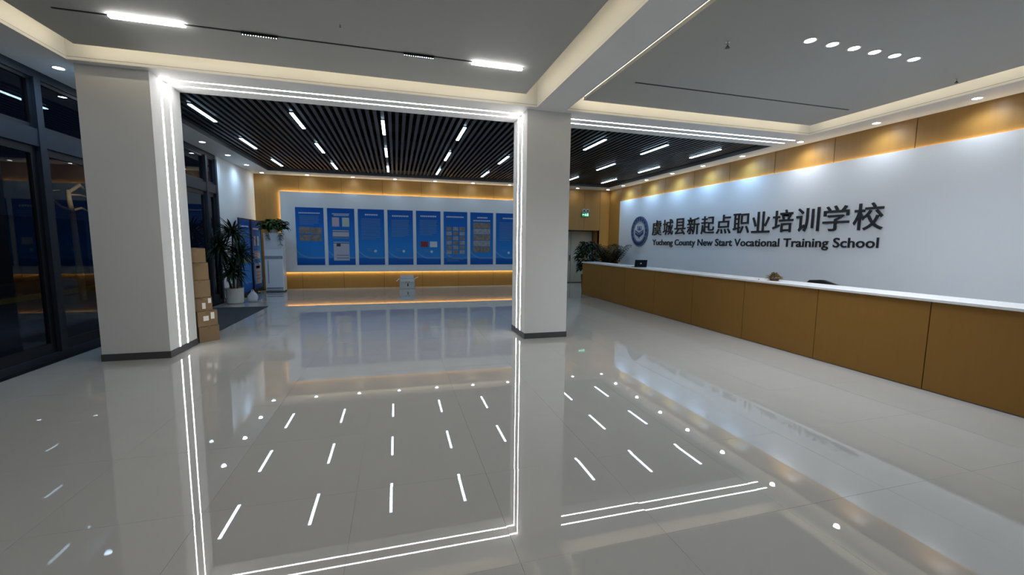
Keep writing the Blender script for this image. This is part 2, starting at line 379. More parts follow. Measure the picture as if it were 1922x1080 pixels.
# ================================================================== LAMPS
def spot(parent, loc, power, size, blend, color, target=None, radius=0.05):
    l = bpy.data.lights.new('spot', 'SPOT'); l.energy = power; l.spot_size = math.radians(size); l.spot_blend = blend; l.color = color; l.shadow_soft_size = radius
    o = bpy.data.objects.new('spot', l); COL.objects.link(o); o.location = loc
    if target is not None: o.rotation_euler = (Vector(target)-Vector(loc)).to_track_quat('-Z', 'Y').to_euler()
    o.parent = None; attach(o, parent); return o
dl_src = None
def downlight(x, y, z, label, group, power, size=155, blend=0.9, color=COOL, tgt=None):
    global dl_src
    t = thing('downlight', (x, y, z), label, 'downlight', group)
    if dl_src is None:
        a = MB().lathe([(0.075, 0.0), (0.075, -0.006), (0.058, -0.008), (0.056, 0.0)], 24, closed=False).build('ring', WHITE, smooth=False)
        b = MB().lathe([(0.055, -0.001), (0.054, -0.004)], 24).build('lens', LENS)
        a.parent = t; b.parent = t; dl_src = (a, b)
    else:
        for s in dl_src: c = s.copy(); COL.objects.link(c); c.parent = t
    spot(t, (x, y, z-0.02), power, size, blend, color, target=tgt)
    return t
ry = [4.42, 5.79, 7.28, 8.85, 10.26, 11.63, 13.05, 14.60]
for i, y in enumerate(ry):
    downlight(8.48, y, Z1, '%s downlight, counted from the picture edge, above the white lettered wall' % ORD[i], 'downlights along the lettered wall', W_WALL*(0.7, 0.75, 1.0, 1.3, 1.4, 1.4, 1.4, 1.4)[i], color=COOL if i < 3 else BLUISH)
for i, y in enumerate((3.0, 1.6, 0.2, -1.2)): downlight(8.48, y, Z1, '%s downlight above the lettered wall beyond the right picture edge' % ORD[i], 'downlights out of the picture', W_WALL)
bx = [-4.27, -2.89, -1.42, 0.01, 1.43, 2.85, 4.29]
for i, x in enumerate(bx):
    downlight(x, 15.88, Z1, '%s downlight from the left above the blue poster wall' % ORD[i], 'downlights along the poster wall', W_WALL*0.16, color=BLUISH)
downlight(5.72, 15.88, Z1, 'downlight over the poster wall hidden behind the middle column', 'downlights along the poster wall', W_WALL*0.16, color=BLUISH)
downlight(7.15, 15.88, Z1, 'downlight on the far wall above the green exit sign', 'downlights along the poster wall', W_WALL*0.12)
downlight(8.52, 15.88, Z1, 'downlight in the far right corner of the wood walls', 'downlights along the poster wall', W_WALL*0.12)
ly = [11.45, 12.97, 14.42]
for i, y in enumerate(ly):
    downlight(-4.27, y, Z1, '%s downlight seen right of the left column above the white return wall' % ORD[i], 'downlights along the glazing', W_WALL*0.8, color=BLUISH)
downlight(-4.27, 7.19, Z1, 'bright downlight left of the left column beside the glazing', 'downlights along the glazing', W_WALL*0.8, color=BLUISH)
for i, y in enumerate((5.7, 4.2, 2.7, 1.2)): downlight(-4.27, y, Z1, '%s downlight by the glazing beyond the left picture edge' % ORD[i], 'downlights out of the picture', W_WALL*0.25)
for i, y in enumerate((8.6, 10.0)): downlight(-4.27, y, Z1, '%s downlight by the glazing hidden behind the left column' % ORD[i], 'downlights along the glazing', W_WALL*0.8, color=BLUISH)

# six spots in the reception ceiling
for i in range(6):
    x = 4.66 + 0.34*i
    t = downlight(x, 3.98, Z2, '%s from the left of the six bright ceiling spots over reception' % ORD[i], 'six ceiling spots over reception', W_ROOM*1.3, 150, 1.0)

# linear lamps hung in the slatted ceiling
lamp_src = None
def slat_lamp(x, y0, y1, label):
    global lamp_src
    t = thing('linear_lamp', (x, (y0+y1)/2, 4.03), label, 'ceiling lamp', 'linear lamps in the slatted ceiling')
    if lamp_src is None:
        h = 0.54
        a = MB().box(-0.034, 0.034, -h-0.01, h+0.01, -0.018, 0.06).build('housing', BLACK)
        b = MB().box(-0.028, 0.028, -h, h, -0.030, -0.018).build('diffuser', SLATM)
        c = MB().tube([(0, -h*0.7, 0.06), (0, -h*0.7, 0.27)], 0.004, 6).build('hanging_wire', BLACK); d = MB().tube([(0, h*0.7, 0.06), (0, h*0.7, 0.27)], 0.004, 6).build('hanging_wire', BLACK)
        for q in (a, b, c, d): q.parent = t
        lamp_src = (a, b, c, d)
    else:
        for s in lamp_src: c = s.copy(); COL.objects.link(c); c.parent = t
LX = [-3.37, -1.79, -0.205, 1.38, 2.945, 4.52, 6.12, 7.60]
for r, (y0, y1, rn) in enumerate(((8.62, 9.70, 'nearest'), (11.08, 12.14, 'middle'), (13.58, 14.68, 'farthest'))):
    for c, x in enumerate(LX):
        hidden = (r == 0 and c == 4) or (r == 1 and c == 5) or (r == 2 and c == 5)
        if hidden: l = 'linear lamp of the %s row hidden behind the middle column' % rn
        elif c <= 4: l = 'linear lamp in the slatted ceiling, %s row, %s from the left' % (rn, ORD[c])
        else: l = 'linear lamp in the slatted ceiling, %s row, %s from the lettered wall' % (rn, ORD[7-c])
        slat_lamp(x, y0, y1, l)

# track lights in the hanging panels
def track(y, x0, x1, label, name='lamp_track'):
    t = thing(name, ((x0+x1)/2, y, Z2), label, 'track')
    MB().box(x0, x1, y-0.012, y+0.012, Z2-0.006, Z2).build('rail', BLACK, t); MB().box(x0+0.01, x1-0.01, y-0.004, y+0.004, Z2-0.0075, Z2-0.006).build('slot', TRIMG, t)
    return t
track(5.69, -3.39, 1.72, 'thin black lamp track across the left hanging ceiling')
track(5.69, 3.44, 7.64, 'thin unlit black track across the reception ceiling')
def tube_lamp(x0, x1, y, label, group='bar lamps on the track'):
    t = thing('bar_lamp', ((x0+x1)/2, y, Z2), label, 'ceiling lamp', group)
    MB().box(x0, x1, y-0.020, y+0.020, Z2-0.012, Z2-0.0065).build('housing', WHITE, t)
    MB().box(x0+0.003, x1-0.003, y-0.027, y+0.027, Z2-0.028, Z2-0.012).build('diffuser', TUBEM, t)
tube_lamp(-2.90, -2.21, 5.68, 'bright bar lamp at the left end of the black track')
tube_lamp(1.005, 1.70, 5.70, 'bright bar lamp at the right end of the black track')
def grille(x0, x1, y, label):
    t = thing('grille_spot', ((x0+x1)/2, y, Z2), label, 'ceiling lamp', 'grille spots on the track')
    MB().box(x0, x1, y-0.018, y+0.018, Z2-0.03, Z2-0.006).build('housing', BLACK, t)
    k = 14; st = (x1-x0)/k; src = None
    for i in range(k):
        cx = x0+st*(i+0.5)
        q = MB().lathe([(0.0045, -0.0005), (0.0045, 0.0)], 8).build('lens', LENS) if src is None else src.copy()
        if src is None: src = q
        else: COL.objects.link(q)
        q.parent = None; q.matrix_basis = Matrix.Translation((cx, y, Z2-0.0305)); attach(q, t)
    spot(t, ((x0+x1)/2, y, Z2-0.05), W_ROOM*0.9, 130, 0.8, NEUTRAL)
grille(-1.66, -1.29, 5.68, 'left small dotted grille spot on the black ceiling track'); grille(0.135, 0.512, 5.68, 'right small dotted grille spot on the black ceiling track')
# same fittings repeated behind the camera
track(0.6, -3.39, 1.72, 'lamp track in the ceiling behind the camera')
tube_lamp(-2.90, -2.21, 0.6, 'left bar lamp in the ceiling behind the camera', 'bar lamps behind the camera'); tube_lamp(1.005, 1.70, 0.6, 'right bar lamp in the ceiling behind the camera', 'bar lamps behind the camera')
grille(-1.66, -1.29, 0.6, 'grille spot in the ceiling behind the camera'); grille(0.135, 0.512, 0.6, 'second grille spot in the ceiling behind the camera')
def sprinkler(x, y, label, s=1.0):
    t = thing('sprinkler', (x, y, Z2), label, 'sprinkler', 'ceiling sprinklers')
    MB().lathe([(0.025*s, 0), (0.022*s, -0.006), (0.008*s, -0.008), (0.008*s, -0.03*s)], 14, (x, y, Z2)).build('body', CHROME, t)
    MB().lathe([(0.003, -0.03*s), (0.02*s, -0.05*s), (0.022*s, -0.053*s)], 14, (x, y, Z2)).build('deflector', TRIMG, t)
sprinkler(3.79, 4.29, 'small dark sprinkler head near the cross beam in the reception ceiling', 1.3)
sprinkler(7.68, 4.25, 'small sprinkler head close to the lettered wall cove', 1.0)
sprinkler(-0.55, 5.20, 'small sprinkler head in the left hanging ceiling', 0.45)

# ================================================================== RECEPTION COUNTER
cnt = thing('reception_counter', (6.3, 7.0, 0), 'long wood fronted reception counter below the lettered wall', 'counter')
YC0, YC1, ZC = 0.62, 12.88, 1.066
MB().box(6.075, 6.50, YC0, YC1-0.02, 0.0, ZC).build('carcass', DARKW, cnt)
cc = [YC1-1.363*k for k in range(10)][::-1]
for a, b in zip(cc, cc[1:]):
    MB().box(6.055, 6.075, a+0.005, b-0.005, 0.012, ZC).build('front_panel', CWOOD, cnt, at=(6.055, (a+b)/2, 0.5))
MB().box(6.06, 6.50, YC1-0.02, YC1, 0.0, ZC).build('end_panel', CWOOD, cnt)
MB().box(6.06, 6.075, YC0, YC1, 0.0, 0.012).build('plinth', TRIMG, cnt)
slab = MB().box(6.03, 6.60, YC0, YC1+0.03, ZC, 1.10).build('worktop', STONE, bevel=0.004)
tag(slab, 'long white stone slab topping the wood reception counter', 'worktop')
dk = thing('work_desk', (6.85, 7.0, 0), 'lower white staff desk hidden behind the reception counter', 'desk')
MB().box(6.60, 7.05, YC0+0.3, YC1-0.6, 0.72, 0.75).build('desk_top', STONE, dk)
for y in (1.0, 4.8, 8.4, 12.2): MB().box(6.52, 7.02, y, y+0.03, 0, 0.72).build('leg_panel', CWOOD, dk)

# ================================================================== LETTERED WALL
sb = thing('sign_panel', (8.74, 9.0, 0), 'large white backlit panel carrying the school name on the wood wall', 'panel')
MB().box(8.741, 8.766, -3.0, 15.24, 0.10, 3.42).build('board', PANELW, sb)
MB().box(8.768, 8.786, -3.0, 15.20, 3.385, 3.397).box(8.768, 8.786, 15.20, 15.212, 0.2, 3.397).build('backlight_strip', BACKM, sb)
for y in (-2, 1, 4, 7, 10, 13): MB().box(8.766, 8.788, y, y+0.1, 0.12, 3.33).build('batten', DARKW, sb)
DG = bpy.context.evaluated_depsgraph_get
def text_mesh(body, size, extrude, offset=0.0, name='t'):
    c = bpy.data.curves.new(name, 'FONT'); c.body = body; c.size = size; c.extrude = extrude; c.offset = offset; c.resolution_u = 3
    o = bpy.data.objects.new(name, c); COL.objects.link(o); bpy.context.view_layer.update()
    me = bpy.data.meshes.new_from_object(o.evaluated_get(DG())); bpy.data.objects.remove(o, do_unlink=True); bpy.data.curves.remove(c); return me
def bounds(me):
    xs_ = [v.co.x for v in me.vertices]; ys_ = [v.co.y for v in me.vertices]; return min(xs_), max(xs_), min(ys_), max(ys_)
WALLM = Matrix(((0, 0, -1), (-1, 0, 0), (0, 1, 0))).to_4x4()          # text plane -> lettered wall, facing -X
def on_wall(y, z, x=8.741): mm = WALLM.copy(); mm.translation = (x, y, z); return mm
cn = thing('chinese_lettering', (8.73, 9.3, 2.02), 'row of twelve large black Chinese characters on the white wall', 'lettering')
for i, ch in enumerate('虞城县新起点职业培训学校'):
    me = text_mesh(ch, 0.56, 0.012, 0.0035); a, b, lo, hi = bounds(me)
    me.transform(Matrix.Diagonal((0.535/(b-a) if ch not in '县' else 0.53/(b-a), 0.52/(hi-lo), 1, 1)) @ Matrix.Translation((-a, -lo, 0)))
    me.materials.clear(); me.materials.append(BLACKL)
    o = bpy.data.objects.new('character', me); COL.objects.link(o); o.matrix_basis = on_wall(12.963-0.6122*i - 0.02, 2.02, 8.728); attach(o, cn)
    o['label'] = 'black Chinese character %s' % ch
en_txt = 'Yucheng County New Start Vocational Training School'
en = thing('english_lettering', (8.73, 9.3, 1.67), 'black line reading Yucheng County New Start Vocational Training School', 'lettering')
def rmax(s): me = text_mesh(s, 0.275, 0, 0); r = bounds(me)[1]; bpy.data.meshes.remove(me); return r
i0 = rmax('I'); total = rmax(en_txt); fx = 7.17/total
cache = {}
for k, ch in enumerate(en_txt):
    if ch == ' ': continue
    adv = rmax(en_txt[:k]+'I')-i0 if k else 0
    if ch not in cache:
        me = text_mesh(ch, 0.275, 0.008, 0.0035); me.transform(Matrix.Diagonal((fx, 1.0, 1, 1))); me.materials.clear(); me.materials.append(BLACKL); cache[ch] = me
    o = bpy.data.objects.new('letter', cache[ch]); COL.objects.link(o); o.matrix_basis = on_wall(12.89-adv*fx, 1.685, 8.732); attach(o, en)
# round emblem
em = thing('school_emblem', (8.735, 13.74, 2.18), 'round navy school emblem with an open book on the white wall', 'emblem')
EM = on_wall(13.74, 2.18, 8.741); R = 0.555
MB().lathe([(R, 0), (R, 0.03), (R*0.655, 0.03), (R*0.655, 0.0)], 64, M=EM, closed=False).build('outer_ring', NAVY, em)
MB().lathe([(R*0.655, 0.001), (R*0.655, 0.018)], 64, M=EM).build('centre_disc', PALE, em)
for rr in (0.70, 0.955):
    MB().lathe([(R*rr, 0.030), (R*rr, 0.032), (R*(rr+0.014), 0.032), (R*(rr+0.014), 0.030)], 64, M=EM, closed=False).build('ring_line', PALE, em)
tick = MB().box(-0.028, 0.028, -0.006, 0.006, 0.030, 0.033).box(-0.006, 0.006, -0.034, 0.034, 0.030, 0.033).box(-0.024, 0.024, 0.018, 0.028, 0.030, 0.033).box(-0.020, 0.020, -0.032, -0.024, 0.030, 0.033).build('ring_mark', mat('ring_mark', (0.16, 0.22, 0.34), 0.4))
first = True
for k in range(13):
    a = math.radians(205 - 230*k/12); M_ = EM @ Matrix.Translation((R*0.825*math.cos(a), R*0.825*math.sin(a), 0)) @ Matrix.Rotation(a-math.pi/2, 4, 'Z')
    if first: o = tick; first = False
    else: o = tick.copy(); COL.objects.link(o)
    o.parent = None; o.matrix_basis = M_; attach(o, em)
bkm = MB()
for s in (-1, 1):
    bkm.prism([(0, -0.06), (s*0.27, 0.065), (s*0.27, -0.10), (0, -0.225)][::s], 0.018, 0.030, EM)
bkm.prism([(-0.02, -0.20), (0.02, -0.20), (0.0, -0.28)], 0.018, 0.031, EM)
bkm.build('open_book', NAVY, em)
lnm = MB()
for s in (-1, 1): lnm.prism([(s*0.03, -0.10), (s*0.25, 0.005), (s*0.25, -0.012), (s*0.03, -0.117)][::s], 0.030, 0.032, EM)
lnm.build('page_line', PALE, em)
mk = MB().box(-0.115, -0.09, 0.06, 0.205, 0.018, 0.030, EM).box(-0.115, 0.125, 0.048, 0.072, 0.018, 0.030, EM).box(0.10, 0.125, 0.06, 0.205, 0.018, 0.030, EM)
mk.prism([(-0.035, 0.07), (-0.012, 0.07), (0.004, 0.15), (0.02, 0.07), (0.043, 0.07), (0.018, 0.20), (-0.01, 0.20)], 0.018, 0.030, EM); mk.build('emblem_mark', NAVY, em)

# ================================================================== POSTER WALL
YW = 16.10
pb = thing('display_board', (0.7, YW, 0), 'long white backlit board behind the row of blue posters', 'board')
BX0, BX1, BZ0, BZ1 = -3.82, 5.22, 0.60, 3.39
MB().box(BX0, BX1, YW, YW+0.03, BZ0, BZ1).build('board', PANELW, pb)
q = MB(); i = 0.03
q.box(BX0+i, BX1-i, YW+0.04, YW+0.07, BZ1-i-0.012, BZ1-i).box(BX0+i, BX0+i+0.012, YW+0.04, YW+0.07, BZ0+i, BZ1-i).box(BX1-i-0.012, BX1-i, YW+0.04, YW+0.07, BZ0+i, BZ1-i)
q.box(BX0+i, BX1-i, YW+0.04, YW+0.07, BZ0+0.01, BZ0+0.016); q.build('backlight_strip', BACKM, pb)
for x in (-3.2, -1.0, 1.2, 3.4, 4.8): MB().box(x, x+0.06, YW+0.03, YB-0.013, BZ0+0.1, BZ1-0.1).build('batten', DARKW, pb)
PX0, PPITCH, PW, PZ0, PZ1 = -3.358, 1.0235, 0.905, 0.85, 2.865
desc = ['leftmost blue poster with a title, text block and photographs', 'blue poster with two small certificates and tall white documents',
        'plain blue poster third from the left with short title', 'plain blue poster fourth from the left with long title',
        'blue poster with a maroon and a white card below the middle', 'blue poster with a three column grid of small photographs',
        'blue poster with a stack of wide photographs', 'rightmost plain blue poster, next to the middle column']
def prints(parent, name, mtl, rects, y):
    qq = MB()
    for (xa, xb, za, zb) in rects: qq.box(xa, xb, y-0.0035, y-0.0005, za, zb)
    o = qq.build(name, mtl, parent)
    return stuff(o) if len(rects) > 1 else o
def poster(k):
    x0 = PX0+PPITCH*k; yf = YW-0.012
    t = thing('poster', (x0+PW/2, yf, PZ0), desc[k], 'poster', 'blue posters on the white board')
    MB().box(x0, x0+PW, yf, YW, PZ0, PZ1).build('sheet', POSTER, t)
    U = lambda u: x0+PW*u; V = lambda v: PZ1-(PZ1-PZ0)*v
    R_ = lambda u0, u1, v0, v1: (U(u0), U(u1), V(v1), V(v0))
    def title(v, u0, u1, nn, h=0.020): prints(t, 'title', PRINTW, [R_(u0+(u1-u0)*j/nn, u0+(u1-u0)*(j+0.72)/nn, v, v+h) for j in range(nn)], yf)
    def text(v0, v1, u0, u1, lines): prints(t, 'text_block', PRINTT, [R_(u0, u1-(0.2 if j == lines-1 else 0.02*(j % 3)), v0+(v1-v0)*j/lines, v0+(v1-v0)*(j+0.4)/lines) for j in range(lines)], yf)
    def dot(u, v): MB().lathe([(0.05, 0), (0.05, 0.003)], 16, M=Matrix.Translation((U(u), yf, V(v))) @ Matrix.Rotation(math.pi/2, 4, 'X')).build('round_mark', PRINTW, t)
    def photo(*r, m_=PHOTO): prints(t, 'photograph', m_, [R_(*r)], yf)
    def doc(m_, *r): prints(t, 'document', m_, [R_(*r)], yf)
    if k == 0: title(0.085, 0.12, 0.88, 15); text(0.14, 0.31, 0.14, 0.84, 8); photo(0.12, 0.50, 0.335, 0.45); photo(0.52, 0.92, 0.345, 0.46); photo(0.13, 0.50, 0.47, 0.575); photo(0.52, 0.90, 0.475, 0.58)
    if k == 1:
        title(0.09, 0.18, 0.82, 14, 0.016); title(0.115, 0.24, 0.80, 12, 0.016); doc(PRINTP, 0.17, 0.43, 0.16, 0.32); doc(PRINTG, 0.54, 0.80, 0.16, 0.32)
        doc(PRINTL, 0.18, 0.78, 0.385, 0.52); doc(PRINTL, 0.20, 0.78, 0.59, 0.92)
        prints(t, 'document_line', PRINTN, [(U(0.18), U(0.78), V(0.413), V(0.402)), (U(0.18), U(0.78), V(0.51), V(0.497)), (U(0.20), U(0.78), V(0.615), V(0.604)), (U(0.31), U(0.46), V(0.67), V(0.62)), (U(0.3), U(0.75), V(0.83), V(0.822)), (U(0.3), U(0.75), V(0.88), V(0.872))], yf-0.003)
    if k == 2: title(0.085, 0.27, 0.76, 7, 0.026); text(0.17, 0.55, 0.12, 0.86, 14); text(0.70, 0.80, 0.32, 0.52, 3); dot(0.64, 0.75)
    if k == 3: title(0.095, 0.18, 0.84, 10, 0.026); text(0.18, 0.50, 0.15, 0.85, 11); text(0.70, 0.80, 0.30, 0.50, 3); dot(0.62, 0.75)
    if k == 4: title(0.085, 0.18, 0.84, 9, 0.026); text(0.17, 0.46, 0.14, 0.86, 10); doc(PRINTR, 0.18, 0.47, 0.565, 0.67); doc(PRINTW, 0.55, 0.85, 0.565, 0.67); text(0.71, 0.80, 0.32, 0.50, 3); dot(0.62, 0.755)
    if k == 5:
        title(0.085, 0.12, 0.86, 13, 0.024)
        for r in range(6):
            for c in range(3): photo(0.11+0.28*c, 0.33+0.28*c, 0.285+0.088*r, 0.355+0.088*r, m_=PHOTO2 if (r+c) % 2 else PHOTO)
        text(0.86, 0.95, 0.12, 0.86, 3)
    if k == 6:
        title(0.085, 0.30, 0.76, 7, 0.024); title(0.145, 0.13, 0.88, 12, 0.022)
        for r in range(5): photo(0.13, 0.87, 0.195+0.115*r, 0.30+0.115*r, m_=PHOTO2 if r % 2 else PHOTO)
    if k == 7: title(0.085, 0.30, 0.80, 8, 0.026); text(0.18, 0.55, 0.14, 0.86, 12); text(0.71, 0.80, 0.28, 0.48, 3); dot(0.58, 0.77)
for k in range(8): poster(k)

# ================================================================== EXIT SIGN
ex = thing('exit_sign', (7.65, YB-0.05, 2.82), 'small green exit sign with twin emergency lamps above the door', 'exit sign')
YE = YB-0.014
MB().box(7.485, 7.82, YE-0.05, YE, 2.82, 3.00).build('housing', TRIMG, ex); MB().box(7.495, 7.81, YE-0.054, YE-0.05, 2.83, 2.99).build('face', EXITM, ex)
q = MB().box(7.52, 7.62, YE-0.056, YE-0.054, 2.90, 2.925).prism([(7.52, 2.912), (7.55, 2.94), (7.55, 2.885)], -YE+0.054, -YE+0.056, Matrix.Rotation(math.pi/2, 4, 'X'))
q.box(7.655, 7.675, YE-0.056, YE-0.054, 2.945, 2.97).box(7.64, 7.70, YE-0.056, YE-0.054, 2.90, 2.935).box(7.63, 7.655, YE-0.056, YE-0.054, 2.86, 2.90).box(7.68, 7.71, YE-0.056, YE-0.054, 2.86, 2.90).box(7.73, 7.78, YE-0.056, YE-0.054, 2.86, 2.97)
q.build('pictogram', EXITW, ex)
for x in (7.585, 7.745):
    M_ = Matrix.Translation((x, YE-0.02, 3.075)) @ Matrix.Rotation(math.pi/2, 4, 'X')
    h = MB().lathe([(0.03, -0.02), (0.065, 0.02), (0.07, 0.05), (0.06, 0.055)], 20, M=M_).build('lamp_head', PALE, ex, smooth=False)
    MB().lathe([(0.05, 0.055), (0.02, 0.062)], 16, M=M_).build('lamp_lens', TRIMG, h)

# ================================================================== THINGS IN THE FAR LEFT CORNER
ac = thing('air_conditioner', (-3.87, 15.4, 0), 'white floor standing air conditioner beside the poster board', 'air conditioner')
MB().box(-4.15, -3.60, 15.22, 15.60, 0.04, 1.95).build('cabinet', ACW, ac, bevel=0.02)
MB().box(-4.14, -3.61, 15.24, 15.58, 0.0, 0.04).build('foot', TRIMG, ac)
MB().box(-4.14, -3.61, 15.212, 15.22, 1.10, 1.20).build('display_band', mat('grey_band', (0.25, 0.27, 0.30), 0.2), ac)
MB().box(-3.72, -3.66, 15.209, 15.212, 1.125, 1.135).build('display', PALE, ac)
MB().box(-4.12, -3.63, 15.212, 15.22, 0.125, 0.15).build('vent_slot', NAVY, ac); MB().box(-4.12, -3.63, 15.21, 15.221, 0.07, 0.085).build('base_slot', TRIMG, ac)
lv = None
for k in range(7):
    MB().box(-4.09, -3.66, 15.208, 15.222, 1.45+0.06*k, 1.485+0.06*k).build('louvre', ACW, ac)
MB().box(-4.05, -4.035, 15.205, 15.222, 0.30, 1.05).build('highlight_strip', CHROME, ac)  # chrome strip standing in for the vertical highlight on the cabinet
# trailing plant on top of it
def rnd(a, b): return random.uniform(a, b)
tp = thing('trailing_plant', (-3.87, 15.4, 1.95), 'small trailing green plant on top of the air conditioner', 'plant')
MB().lathe([(0.09, 0), (0.13, 0.12), (0.12, 0.12), (0.115, 0.10)], 18, (-3.87, 15.4, 1.952), closed=False).lathe([(0.085, 0.0), (0.085, 0.006)], 18, (-3.87, 15.4, 1.952)).build('pot', POTW, tp)
MB().lathe([(0.11, 0.0), (0.11, 0.01)], 18, (-3.87, 15.4, 2.04)).build('soil', SOIL, tp)
q = MB(); sq = MB()
for k in range(280):
    a = rnd(0, 6.283); r = rnd(0.03, 0.38); b_ = Vector((-3.87+r*math.cos(a)*1.05, 15.38+r*0.6*math.sin(a), 2.10+rnd(-0.08, 0.28)*(1-r)+0.04))
    q.leaf(b_, (math.cos(a), math.sin(a), rnd(-0.2, 0.5)), rnd(0.10, 0.18), rnd(0.07, 0.12), rnd(0.2, 0.8), 4)
for (x, L_) in ((-4.02, 0.22), (-3.66, 0.42), (-3.62, 0.20)):
    pts = [(x, 15.30, 2.08), (x, 15.17, 2.02)] + [(x+rnd(-0.02, 0.02), 15.16, 2.0-L_*t) for t in (0.3, 0.6, 1.0)]; sq.tube(pts, 0.006, 6)
    for p_ in pts[1:]:
        for s in (-1, 1): q.leaf(p_, (s, -0.3, -0.3), 0.09, 0.06, 0.5, 4)
stuff(q.build('foliage', LEAF2, tp)); sq.build('stem', STEM, tp)

def banner(y0, y1, x, label, variant):
    t = thing('poster_stand', (x, (y0+y1)/2, 0), label, 'poster stand', 'poster stands along the white wall')
    f = 0.035; q = MB()
    q.box(x-0.03, x, y0, y0+f, 0.03, 2.36).box(x-0.03, x, y1-f, y1, 0.03, 2.36).box(x-0.03, x, y0+f, y1-f, 2.36-f, 2.36).box(x-0.03, x, y0+f, y1-f, 0.03, 0.12)
    q.build('frame', BLACK, t)
    MB().box(x-0.14, x+0.16, y0-0.01, y0+0.05, 0, 0.03).build('foot', BLACK, t); MB().box(x-0.14, x+0.16, y1-0.05, y1+0.01, 0, 0.03).build('foot', BLACK, t)
    M_ = Matrix.Translation((x-0.02, (y0+y1)/2, 0.12)) @ Matrix.Rotation(math.pi/2, 4, 'Z')
    h = (y1-y0)/2-f
    s = MB().box(-h, h, -0.008, 0.006, 0, 2.2).build('sheet', POSTER, None); s.matrix_basis = M_; attach(s, t)
    # prints sit on the +X face, u runs along Y
    def pr(nm, mtl, rects):
        qq = MB()
        for (u0, u1, v0, v1) in rects: qq.box(x-0.013, x-0.008, y0+f+(y1-y0-2*f)*u0, y0+f+(y1-y0-2*f)*u1, 2.32-2.2*v1, 2.32-2.2*v0)
        o = qq.build(nm, mtl, t)
        if len(rects) > 1: stuff(o)
    if variant:
        pr('title', PRINTW, [(0.15+0.08*j, 0.21+0.08*j, 0.10, 0.125) for j in range(8)])
        pr('document', PRINTG, [(0.22, 0.40, 0.22, 0.36), (0.58, 0.76, 0.22, 0.36)]); pr('document', PRINTL, [(0.2, 0.82, 0.44, 0.56)]); pr('document', PRINTL, [(0.2, 0.84, 0.62, 0.93)])
        pr('document_line', PRINTN, [(0.2, 0.82, 0.45, 0.46), (0.3, 0.7, 0.66, 0.70), (0.25, 0.8, 0.75, 0.757), (0.25, 0.8, 0.80, 0.807), (0.25, 0.8, 0.85, 0.857)])
    else:
        pr('title', PRINTW, [(0.12+0.065*j, 0.165+0.065*j, 0.08, 0.10) for j in range(12)]); pr('text_block', PRINTT, [(0.12, 0.86, 0.14+0.03*j, 0.15+0.03*j) for j in range(8)])
        pr('photograph', PHOTO, [(0.12, 0.88, 0.52, 0.60)]); pr('text_block', PRINTT, [(0.12, 0.86, 0.64+0.03*j, 0.65+0.03*j) for j in range(5)])
banner(13.95, 14.93, -4.42, 'black framed blue poster stand partly behind the palm like plant', 0)
banner(15.03, 16.00, -4.42, 'black framed blue poster stand next to the air conditioner', 1)

# dracaena in a white pot
dp = thing('dracaena', (-4.22, 12.72, 0), 'tall dark spiky dracaena in a round white pot by the glazing', 'plant')
C = Vector((-4.22, 12.72, 0))
MB().lathe([(0.17, 0.0), (0.20, 0.03), (0.215, 0.40), (0.225, 0.42), (0.20, 0.42), (0.195, 0.37)], 28, C, closed=False).lathe([(0.168, 0.002), (0.168, 0.008)], 28, C).build('pot', POTW, dp)
MB().lathe([(0.195, 0.365), (0.19, 0.375)], 24, C).build('soil', SOIL, dp)
heads = [((-0.02, 0.02), (0.02, 0.05, 1.92), 0.62), ((0.08, -0.04), (0.20, -0.12, 1.35), 0.52), ((-0.08, 0.05), (-0.18, -0.28, 1.50), 0.55), ((0.02, -0.09), (0.06, -0.22, 0.92), 0.45)]
for (bx_, by_), (hx, hy, hz), L_ in heads:
    p0 = C+Vector((bx_, by_, 0.36)); p1 = C+Vector((hx, hy, hz))
    MB().tube([p0, p0.lerp(p1, 0.5)+Vector((rnd(-.03, .03), rnd(-.03, .03), 0)), p1], [0.028, 0.024, 0.02], 8).build('cane', STEM, dp)
    q = MB()
    for k in range(95):
        a = rnd(0, 6.283); e = rnd(-0.35, 1.25); d = (math.cos(a)*math.cos(e), math.sin(a)*math.cos(e), math.sin(e))
        q.leaf(p1+Vector((0, 0, rnd(-0.12, 0.05))), d, L_*rnd(0.75, 1.1), rnd(0.04, 0.06), rnd(0.25, 0.75)*(1.1-0.5*max(0, e)), 6)
    bmesh.ops.transform(q.bm, matrix=Matrix.Identity(4), verts=q.bm.verts)
    for v in q.bm.verts: v.co.x = max(v.co.x, -4.585 if v.co.y > 13.05 else -4.60)
    stuff(q.build('foliage', LEAF, dp))
def blob_bag(name, c, sx, sy, sz, mtl, label, cat, seed):
    rr = random.Random(seed); bm = bmesh.new(); bmesh.ops.create_icosphere(bm, subdivisions=3, radius=1)
    for v in bm.verts:
        z = v.co.z; k = 1-0.35*max(0, z)**1.5; n_ = 1+0.10*math.sin(5*v.co.x+seed)*math.cos(4*v.co.y+2*z)
        v.co = Vector((v.co.x*sx*k*n_, v.co.y*sy*k*n_, max(-0.75, z)*sz))
    zmin = min(v.co.z for v in bm.verts)
    for v in bm.verts: v.co += Vector(c) + Vector((0, 0, -zmin))
    q = MB(); q.bm.free(); q.bm = bm; t = thing(name, c, label, cat); q.build('body', mtl, t, smooth=True)
    zt = max(v.co.z for v in t.children[0].data.vertices) + t.location.z*0
    MB().tube([Vector(c)+Vector((-sx*0.3, 0, sz*1.6)), Vector(c)+Vector((-sx*0.15, 0, sz*1.95)), Vector(c)+Vector((sx*0.15, 0, sz*1.95)), Vector(c)+Vector((sx*0.3, 0, sz*1.6))], 0.01, 6).build('handle', mtl, t)
